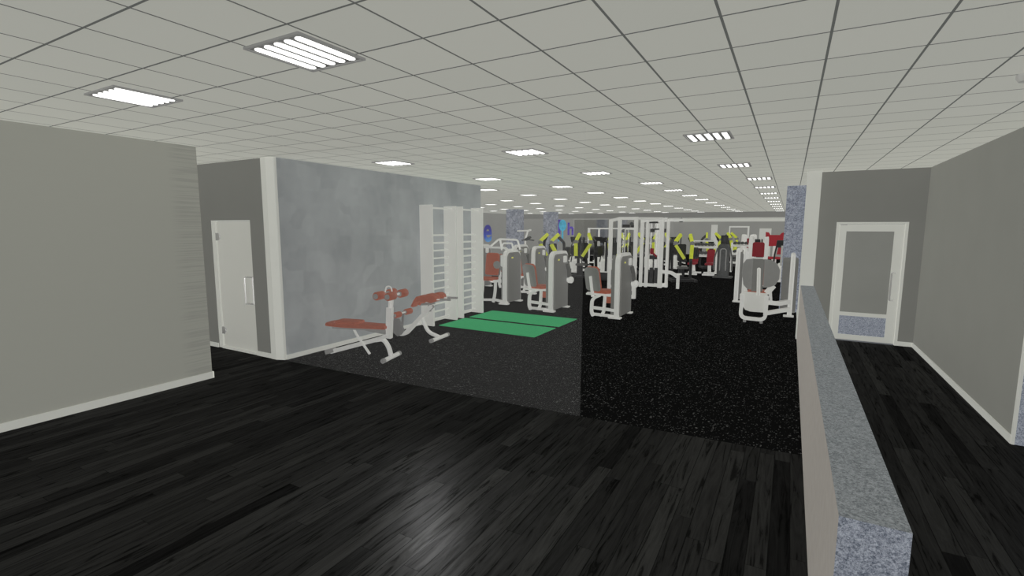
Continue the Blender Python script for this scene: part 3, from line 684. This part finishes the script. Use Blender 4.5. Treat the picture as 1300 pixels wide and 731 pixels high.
mb = MB(); mb.tube([(-.05,0,2.0),(-.05,0,.5)], .008, 6); mb.tube([(.0,0,2.0),(.0,0,.5)], .02, 8); mb.tube([(.10,0,2.0),(.10,0,.9)], .006, 6); mb.build('guide_rod', 'chrome', t)
mb = MB(); mb.b2((-.10,.05,1.98),(.10,.12,2.10)); mb.b2((.14,.05,2.02),(.26,.1,2.10)); mb.b2((-.10,.02,1.0),(.06,.10,1.45)); mb.build('carriage', 'black_iron', t, smooth=False)
mb = MB(); pulley(mb, (-.04,0,1.92)); pulley(mb, (.18,0,2.12)); mb.build('pulley', 'charcoal', t)
mb = MB(); mb.b2((.12,-.04,.22),(.29,.05,.62),.02); mb.build('adjuster', 'white_paint', t)
t = thing('cable_crossover', 'tall white cable crossover, farther frame with low leg arm', 'cable machine', (-4.0,16.8,0), 0, 'tall cable machines')
for x, y, w in ((-.40,0,.10),(-.22,0,.09),(.25,0,.14),(.41,.25,.09),(-.05,.7,.08),(-.42,.9,.08)):
    mb = MB(); mb.b2((x-w/2,y-.05,0),(x+w/2,y+.05,2.26),.006); mb.build('post', 'steel_white', t, smooth=False)
mb = MB(); mb.tube([(-.45,0,2.24),(.42,0,2.30)], 0, sq=(.10,.10)); mb.tube([(-.40,0,2.24),(-.42,.9,2.24),(.41,.3,2.26),(.9,.4,2.27)], 0, sq=(.07,.08)); mb.tube([(-.22,-2.7,2.28),(.25,0,2.32)], 0, sq=(.08,.07)); mb.build('top_beam', 'steel_white', t)
mb = MB(); mb.tube([(-.42,0,.08),(.28,0,.08)], 0, sq=(.09,.10)); mb.tube([(.25,.05,.08),(.42,.3,.08)], 0, sq=(.10,.12)); mb.build('base_beam', 'steel_white', t)
for x0, x1 in ((-.32,-.23),(-.12,.0),(.04,.17)):
    mb = MB(); mb.b2((x0,.06,.14),(x1,.2,.66)); mb.build('weight_stack', 'black_iron', t, smooth=False)
mb = MB()
for x in (-.14, -.10, .02, .07, .14): mb.tube([(x,.1,2.2),(x,.1,.6)], .010, 6)
mb.build('guide_rod', 'chrome', t)
mb = MB(); mb.b2((-.30,.0,2.16),(.10,.12,2.22)); mb.b2((-.14,.05,1.86),(-.02,.15,1.98)); mb.b2((.0,.05,1.94),(.16,.15,1.99)); mb.b2((.30,.05,1.86),(.36,.15,1.98)); mb.b2((-.14,.05,.95),(.10,.15,1.08)); mb.build('carriage', 'black_iron', t, smooth=False)
mb = MB(); mb.b2((-.12,.0,1.12),(.0,.1,1.32),.02); mb.tube([(-.05,.0,1.2),(.12,-.02,1.05)], .03, 8); tag(mb.build('strap', 'red_upholstery', t), 'dark red hanging strap')
mb = MB(); mb.tube([(.30,.0,.55),(.62,.05,.53),(.80,.05,.40)], 0, sq=(.10,.11), smooth=.1); mb.tube([(.83,.05,.46),(.83,.05,.0)], 0, sq=(.09,.09)); mb.tube([(.72,.05,.48),(.94,.05,.49)], .03, 8); mb.build('leg_arm', 'steel_white', t)

# ------------------------------------------------------------------ plate loaded machines with yellow arms
def plate(mb, c, r, w, ax=(1,0,0)): mb.lathe([(.025,-w/2),(r*.97,-w/2),(r,-w/4),(r,w/4),(r*.97,w/2),(.025,w/2)], c, ax, 22)
def make_plate_machine(arms=((-1,-.43,-1),(1,.43,1))):
    # arms: (side, joint position across, slant of the arm)
    t = thing('plate_loaded_machine', '', 'weight machine')
    mb = MB(); mb.tube([(-.42,-.5,.05),(-.42,.5,.05)], 0, sq=(.09,.09)); mb.tube([(.42,-.5,.05),(.42,.5,.05)], 0, sq=(.09,.09)); mb.tube([(-.42,-.3,.05),(.42,-.3,.05)], 0, sq=(.09,.09)); mb.tube([(-.42,.4,.05),(.42,.4,.05)], 0, sq=(.09,.09)); mb.build('base_frame', 'black_iron', t)
    for s in (-1, 1):
        mb = MB(); mb.tube([(s*.42,.4,.05),(s*.40,.35,1.45),(s*.25,.1,1.62)], 0, sq=(.09,.09), smooth=.12); mb.build('upright', 'black_iron', t)
        jx, q = [(j, k) for d, j, k in arms if d == s][0]
        mb = MB(); mb.tube([(jx-q*.23,.10,1.76),(jx,-.10,1.50)], 0, sq=(.095,.11)); a = mb.build('upper_arm', 'yellow_paint', t)
        mb = MB(); mb.tube([(s*.40,.33,1.45),(jx-q*.21,.10,1.70)], 0, sq=(.07,.07)); mb.cyl((jx,-.19,1.44),(jx,-.03,1.44),.075,16,.01); mb.build('joint', 'plate_grey', a)
        mb = MB(); mb.tube([(jx,-.13,1.37),(jx-q*.32,-.22,.86)], 0, sq=(.11,.11)); a = mb.build('lower_arm', 'yellow_paint', t)
        mb = MB(); mb.cyl((jx-q*.32,-.22,.88),(jx-q*.37,-.23,.76),.045,10); mb.build('grip', 'black_iron', a)
        mb = MB(); plate(mb, (s*.53,.3,1.05), .225, .06); plate(mb, (s*.60,.3,1.05), .225, .06); mb.build('weight_plate', 'black_iron', t)
    mb = MB(); mb.prism(rrect(-.16,.75,.16,1.40,.06), 'y', .12, .20, .02); mb.build('backrest', 'black_iron', t)
    mb = MB(); mb.prism(rrect(-.18,-.30,.18,.10,.06), 'z', .48, .56, .02); mb.build('seat', 'dark_plastic', t)
    mb = MB(); mb.tube([(0,-.1,.48),(0,-.1,.08)], 0, sq=(.1,.1)); mb.tube([(0,.2,1.3),(0,.38,.08)], 0, sq=(.09,.09)); mb.build('seat_post', 'black_iron', t)
    return t
GP = 'plate loaded machines with yellow arms'
pv = make_plate_machine(((-1,-.30,-1),(1,.30,.12))); pv.location = (-3.52,19.4,0); pv.rotation_euler = (0,0,math.radians(24)); pv['group'] = GP
pv['label'] = 'black plate loaded machine with yellow arms, right beside the cable crossover leg arm'
pl_ = make_plate_machine(((-1,-.42,-1),(1,.02,-1))); pl_.location = (-8.0,17.3,0); pl_.rotation_euler = (0,0,math.radians(10)); pl_['group'] = GP
pl_['label'] = 'black machine with two slanting yellow arms above the grey weight covers'
pm = make_plate_machine(((-1,-.25,-.2),(1,.43,1))); pm.location = (-7.35,18.9,0); pm.rotation_euler = (0,0,math.radians(-8)); pm['group'] = GP
pm['label'] = 'black machine with bent yellow arm beside the two slanting yellow arms'
for lb, loc, rz in (
    ('black machine with yellow parts half hidden behind nearer cable posts', (-6.3,19.9,0), 12),
    ('black machine with yellow arms seen between the two tall cable frames', (-6.0,21.5,0), 10),
    ('black machine with yellow arms behind the crossover frame posts', (-5.0,22.2,0), -10),
    ('black machine with yellow arms behind the white dumbbell rack', (-3.45,26.5,0), 20),
    ('black machine with yellow arms far back beside the white frame', (-2.75,28.5,0), 70)):
    dup(pm, lb, loc, math.radians(rz), GP)

# ------------------------------------------------------------------ dumbbell rack and dumbbells
def make_dumbbell():
    t = thing('dumbbell', '', 'dumbbell')
    mb = MB(); mb.cyl((0,-.06,0),(0,.06,0),.016,10); mb.build('handle', 'chrome', t)
    for s in (-1, 1):
        mb = MB(); mb.lathe([(.05,0),(.068,.012),(.068,.065),(.05,.078)], (0,s*.055,0), (0,s,0), 12); mb.build('head', 'charcoal', t)
    return t
RX, RY = -3.35, 23.6
t = thing('dumbbell_rack', 'white two tier dumbbell rack in front of red upholstered benches', 'rack', (RX,RY,0))
for s in (-1, 1):
    mb = MB(); mb.tube([(s*.50,-.25,.04),(s*.50,.25,.04)], 0, sq=(.07,.07)); mb.tube([(s*.50,.2,.04),(s*.50,.1,1.45)], 0, sq=(.07,.07)); mb.build('side_frame', 'steel_white', t)
for z in (.78, 1.16):
    mb = MB(); mb.box((0,-.02,z),(1.06,.34,.05),(.18,0,0),.01); mb.build('shelf', 'steel_white', t)
mb = MB(); mb.tube([(-.5,.1,1.43),(.5,.1,1.43)], 0, sq=(.05,.05)); mb.build('top_rail', 'steel_white', t)
db = make_dumbbell()
GD = 'dumbbells on the white rack'
n = 0
for z, nm in ((.90,'lower'), (1.28,'upper')):
    for k in range(6):
        x = RX-.355+k*.142
        lb = 'dark dumbbell lying on the %s shelf of the white rack' % nm
        if n == 0: db.location = (x,RY-.02,z); db['label'] = lb; db['group'] = GD
        else: dup(db, lb, (x,RY-.02,z), 0, GD)
        n += 1
# ------------------------------------------------------------------ flat benches with red pads
def make_bench():
    t = thing('weight_bench', '', 'weight bench')
    mb = MB(); mb.prism(rrect(-.16,-.55,.16,.25,.06), 'z', .44, .52, .02); mb.build('seat_pad', 'red_upholstery', t)
    mb = MB(); mb.prism(rrect(-.16,.0,.16,.62,.06), 'z', 0, .08, .02); mb.bm.transform(Matrix.Translation((0,.26,.50)) @ Matrix.Rotation(math.radians(62),4,'X')); mb.build('back_pad', 'red_upholstery', t)
    mb = MB(); mb.tube([(-.25,-.5,.035),(.25,-.5,.035)], 0, sq=(.07,.07)); mb.tube([(0,-.5,.04),(0,-.42,.42)], 0, sq=(.07,.07)); mb.build('leg', 'steel_white', t)
    mb = MB(); mb.tube([(-.28,.45,.035),(.28,.45,.035)], 0, sq=(.07,.07)); mb.tube([(0,.45,.04),(0,.2,.42)], 0, sq=(.07,.07)); mb.build('leg', 'steel_white', t)
    mb = MB(); mb.tube([(0,-.5,.40),(0,.25,.40)], 0, sq=(.07,.06)); mb.tube([(0,-.45,.10),(0,.45,.10)], 0, sq=(.06,.05)); mb.build('rail', 'steel_white', t)
    return t
bn = make_bench(); bn.location = (-3.66,22.75,0); bn.rotation_euler = (0,0,0.0); bn['group'] = 'red weight benches'
bn['label'] = 'white framed bench with dark red pads at the near end of dumbbell rack'
dup(bn, 'white framed bench with dark red pads beside the black column and dumbbell rack', (-2.98,22.75,0), 0.05, 'red weight benches')

# ------------------------------------------------------------------ black column machine
t = thing('cable_column', 'black upright cable column standing before the dumbbell rack end', 'cable machine', (-2.32,21.6,0))
mb = MB(); mb.prism(rrect(-.22,.06,.22,1.38,(.16,.16,.03,.03)), 'y', -.12, .16, .02); mb.build('housing', 'charcoal', t)
mb = MB(); mb.tube([(-.11,-.15,.3),(-.11,-.15,1.18),(.11,-.15,1.18),(.11,-.15,.3)], .018, 8, .09); mb.build('guide_arch', 'rubber_cap', t)
mb = MB(); mb.b2((-.13,-.05,1.36),(.13,.12,1.72),.02); mb.build('head', 'black_iron', t)
mb = MB(); mb.b2((-.36,-.2,0),(.36,.3,.06),.01); mb.build('base_plate', 'charcoal', t)
for s in (-1, 1):
    mb = MB(); mb.tube([(s*.24,0,1.2),(s*.33,-.08,.8),(s*.34,-.1,.3)], 0, sq=(.05,.06), smooth=.1); mb.build('arm', 'dark_plastic', t)

# ------------------------------------------------------------------ red machines at the far right
def make_red_machine():
    t = thing('red_pad_machine', '', 'weight machine')
    for s in (-1, 1):
        mb = MB(); mb.tube([(s*.28,0,0),(s*.28,0,1.78),(s*.24,.3,1.78),(s*.24,.4,0)], 0, sq=(.13,.10), smooth=.08); mb.build('side_post', 'steel_white', t)
    mb = MB(); mb.prism(rrect(-.21,1.06,.21,1.62,(.07,.07,.02,.02)), 'y', -.04, .05, .02); mb.build('upper_pad', 'red_upholstery', t)
    mb = MB(); mb.prism(rrect(-.21,.56,.21,.96,.02), 'y', -.04, .05, .02); mb.build('lower_pad', 'red_upholstery', t)
    mb = MB(); mb.tube([(-.28,0,1.01),(.28,0,1.01)], 0, sq=(.06,.05)); mb.build('crossbar', 'steel_white', t)
    mb = MB(); mb.tube([(-.3,0,.45),(.3,0,.45)], 0, sq=(.08,.06)); mb.build('crossbar', 'steel_white', t)
    mb = MB(); mb.prism(rrect(-.22,-.5,.22,-.05,.06), 'z', .46, .54, .02); mb.build('seat', 'red_upholstery', t)
    mb = MB(); mb.tube([(0,-.3,.46),(0,-.3,.05),(0,.35,.05)], 0, sq=(.09,.09), smooth=.1); mb.build('seat_post', 'steel_white', t)
    return t
rm = make_red_machine(); rm.location = (-.98,19.8,0); rm.scale = (.92,.92,.93); rm['label'] = 'white machine with two dark red pads, above the large grey backed machine'; rm['group'] = 'red padded machines'
t = thing('padded_machine', 'bright red upholstered machine back standing by the speckled column', 'weight machine', (-.62,26.0,0), .2)
mb = MB(); mb.prism([(-.38,1.18),(.34,1.18),(.36,1.82),(.27,1.80),(.2,1.70),(-.2,1.70),(-.27,1.82),(-.40,1.84)], 'y', 0, .10, .03); mb.build('backrest', 'bright_red', t)
mb = MB(); mb.prism([(.12,.80),(.34,.80),(.34,1.2),(.18,1.2)], 'y', .0, .09, .02); mb.prism(rrect(-.3,-.5,.3,0,.06), 'z', .6, .7, .02); mb.build('seat', 'bright_red', t)
mb = MB(); mb.tube([(0,-.2,.6),(0,-.2,.05)], 0, sq=(.12,.12)); mb.tube([(-.3,-.3,.04),(.3,-.3,.04)], 0, sq=(.1,.08)); mb.tube([(-.3,.3,.04),(.3,.3,.04)], 0, sq=(.1,.08)); mb.tube([(0,-.3,.05),(0,.3,.05)], 0, sq=(.1,.08)); mb.tube([(0,.05,1.2),(0,.28,.05)], 0, sq=(.1,.1)); mb.build('frame', 'steel_white', t)

# ------------------------------------------------------------------ cardio and frames in the middle distance
def make_elliptical():
    t = thing('cross_trainer', '', 'cross trainer')
    mb = MB(); mb.prism([(-.10,.05),(.45,.05),(.42,.52),(.15,.70),(-.05,.55)], 'x', -.13, .13, .04, 2); mb.build('drive_cover', 'white_paint', t)
    mb = MB(); mb.tube([(0,.30,.6),(0,.18,1.35)], 0, sq=(.10,.12)); mb.build('mast', 'frame_grey', t)
    mb = MB(); mb.box((0,.16,1.42),(.42,.08,.30),(-.4,0,0),.03); mb.build('console', 'black_iron', t)
    for s in (-1, 1):
        mb = MB(); mb.tube([(s*.28,.20,.45),(s*.27,.05,1.0),(s*.22,-.08,1.35),(s*.20,-.16,1.55)], .028, 8, .1); mb.build('handlebar', 'black_iron', t)
        mb = MB(); mb.tube([(s*.26,.22,.38),(s*.22,-.75,.22)], 0, sq=(.07,.06)); a = mb.build('pedal_arm', 'steel_white', t)
        mb = MB(); mb.box((s*.21,-.42,.32),(.17,.36,.06),(.1,0,0),.02); mb.build('pedal', 'black_iron', a)
    mb = MB(); mb.tube([(-.3,.45,.04),(.3,.45,.04)], 0, sq=(.09,.08)); mb.tube([(-.3,-.8,.04),(.3,-.8,.04)], 0, sq=(.09,.08)); mb.tube([(0,.45,.04),(0,-.8,.04)], 0, sq=(.1,.07)); mb.build('base_frame', 'steel_white', t)
    return t
GE = 'cross trainers in the middle of the hall'
el = make_elliptical(); el.location = (-8.4,21.1,0); el.rotation_euler = (0,0,3.0); el['group'] = GE
el['label'] = 'white and black cross trainer nearest to the bent yellow arm machine'
spots = [(-7.3,21.9,3.0),(-9.3,23.0,3.0),(-8.2,23.5,3.0),(-7.1,24.0,3.0),(-6.0,24.4,3.0),(-5.0,25.6,2.95),(-6.2,26.6,3.0)]
for x, y, r in spots:
    dup(el, 'white and black cross trainer in the crowded middle of the hall', (x,y,0), r, GE)
def make_rack():
    t = thing('power_rack', '', 'power rack')
    for x in (-.6, .6):
        for y in (-.5, .5):
            mb = MB(); mb.b2((x-.04,y-.04,0),(x+.04,y+.04,2.0),.005); mb.build('post', 'steel_white', t, smooth=False)
    mb = MB()
    for y in (-.5, .5): mb.tube([(-.6,y,1.97),(.6,y,1.97)], 0, sq=(.07,.07))
    for x in (-.6, .6): mb.tube([(x,-.5,1.97),(x,.5,1.97)], 0, sq=(.07,.07))
    mb.build('top_frame', 'steel_white', t)
    mb = MB(); mb.tube([(-.6,.5,.06),(.6,.5,.06)], 0, sq=(.07,.08))
    for x in (-.6, .6): mb.tube([(x,-.5,.05),(x,.5,.05)], 0, sq=(.07,.08))
    mb.build('base_frame', 'steel_white', t)
    mb = MB(); mb.cyl((-1.0,-.56,1.3),(1.0,-.56,1.3),.016,8); br = mb.build('barbell', 'chrome', t)
    for s in (-1, 1):
        mb = MB(); plate(mb, (s*.80,-.56,1.3), .2, .05); plate(mb, (s*.87,-.56,1.3), .2, .05); mb.build('weight_plate', 'black_iron', br)
    return t
GR = 'white power racks'
rk = make_rack(); rk.location = (-9.2,26.2,0); rk.rotation_euler = (0,0,.3); rk['group'] = GR
rk['label'] = 'white power rack with loaded bar in front of the mirror wall'
dup(rk, 'white power rack behind the crowd of cross trainers', (-9.6,29.0,0), .3, GR)
dup(rk, 'tall white rack frame between black column and red padded machine', (-2.55,30.5,0), .1, GR, (.8,.8,1.06))
# low black step platforms in the middle distance
t = thing('platform_step', 'low black platform with white rail below the cross trainers', 'platform', (-5.95,18.35,0), .1)
mb = MB(); mb.b2((-.6,-.25,0),(.6,.25,.30),.02); mb.build('body', 'black_iron', t)
mb = MB(); mb.tube([(-.6,-.28,.33),(.6,-.28,.33)], .02, 8); mb.build('rail', 'steel_white', t)
dup(rm, 'white machine with dark red pads, far back beyond the dumbbell rack', (-1.75,27.4,0), .6, 'red padded machines')
dup(el, 'white and black cross trainer behind the red padded machine', (-1.25,23.0,0), 3.0, GE)
dup(el, 'white and black cross trainer at the speckled column foot', (-.22,21.4,0), 3.1, GE)
dup(db, 'dark dumbbell on the floor', (-1.6,23.0,.07), .4, 'loose dumbbells') if False else None
t = thing('dumbbell_stand', 'white three tier stand of weights behind the black column', 'rack', (-1.95,24.6,0))
for s in (-1, 1):
    mb = MB(); mb.tube([(s*.36,.1,0),(s*.36,.0,1.35)], 0, sq=(.07,.07)); mb.build('side_frame', 'steel_white', t)
for z in (.45,.85,1.22):
    mb = MB(); mb.box((0,0,z),(.74,.30,.05),(.15,0,0),.01); mb.build('shelf', 'steel_white', t)
for z in (.57,.97,1.34):
    for k in range(4):
        dup(db, 'dark dumbbell on the white three tier stand', (-1.95-.22+k*.147,24.58,z), 0, 'dumbbells on the three tier stand')
# wall speakers under the beam
for x, nm in ((-7.3,'first'), (-6.15,'second')):
    t = thing('wall_speaker', 'small black box speaker under the beam, %s' % ('nearer the cable frames' if nm == 'first' else 'above the yellow arm machine'), 'speaker', (x,33.0,2.5), 0, 'black speakers')
    mb = MB(); mb.b2((-.10,-.22,-.12),(.10,-.02,.10),.015); mb.build('cabinet', 'black_iron', t)
    mb = MB(); mb.tube([(0,-.1,.09),(0,-.02,.14),(0,.02,.2)], .014, 6); mb.build('bracket', 'charcoal', t)

# ------------------------------------------------------------------ lights, world, camera
def sun(name, d, s, col=(1,1,1), shadow=False):
    l = bpy.data.lights.new(name, 'SUN'); l.energy = s; l.color = col; l.angle = .5; l.use_shadow = shadow
    o = bpy.data.objects.new(name, l); COL.objects.link(o)
    o.rotation_euler = Vector(d).to_track_quat('-Z','Y').to_euler(); o.location = (-3,8,1.5)
    return o
sun('fill_up', (0,0,1), 1.5, (1,1,.98))  # added fill suns without shadows, standing in for even ambient light
sun('fill_down', (0,0,-1), 0.85)
sun('fill_back', (0,1,0), 1.35)
sun('fill_left', (-1,0,0), 1.35)
sun('fill_right', (1,0,0), 1.35)
sun('fill_front', (0,-1,0), 0.8)
pl = bpy.data.lights.new('floor_highlight_spot', 'SPOT'); pl.energy = 150; pl.shadow_soft_size = .10; pl.spot_size = 1.1; pl.spot_blend = 1  # unseen lamp added in mid-air to put a highlight on the wood floor
po = bpy.data.objects.new('floor_highlight_spot', pl); COL.objects.link(po); po.location = (-3.55,4.3,1.8)
po.rotation_euler = (Vector((-1.88,2.28,0))-po.location).to_track_quat('-Z','Y').to_euler()
w = bpy.data.worlds.new('world'); scene.world = w; w.use_nodes = True
w.node_tree.nodes['Background'].inputs[0].default_value = (.9,.95,1,1); w.node_tree.nodes['Background'].inputs[1].default_value = .12

cam = bpy.data.cameras.new('camera'); co = bpy.data.objects.new('camera', cam); COL.objects.link(co)
yaw, pit, roll, f = math.radians(29.41355), math.radians(7.00237), math.radians(.1799), 623.43
fw = Vector((-math.sin(yaw)*math.cos(pit), math.cos(yaw)*math.cos(pit), -math.sin(pit)))
r = Vector((math.cos(yaw), math.sin(yaw), 0)); u = r.cross(fw)
c, s = math.cos(roll), math.sin(roll)
R_ = c*r+s*u; U_ = -s*r+c*u
mat = Matrix((R_, U_, -fw)).transposed().to_4x4(); mat.translation = (0,0,2)
co.matrix_world = mat
cam.sensor_fit = 'HORIZONTAL'; cam.sensor_width = 36; cam.lens = 36*f/1300; cam.clip_start = .05; cam.clip_end = 200
scene.camera = co
scene.view_settings.view_transform = 'Standard'; scene.view_settings.look = 'None'; scene.view_settings.exposure = 0; scene.view_settings.gamma = 1
scene.cycles.use_denoising = True; scene.cycles.denoiser = 'OPENIMAGEDENOISE'; scene.cycles.denoising_input_passes = 'RGB_ALBEDO_NORMAL'
scene.cycles.max_bounces = 5; scene.cycles.diffuse_bounces = 2; scene.cycles.glossy_bounces = 3; scene.cycles.transparent_max_bounces = 8
scene.cycles.caustics_reflective = False; scene.cycles.caustics_refractive = False
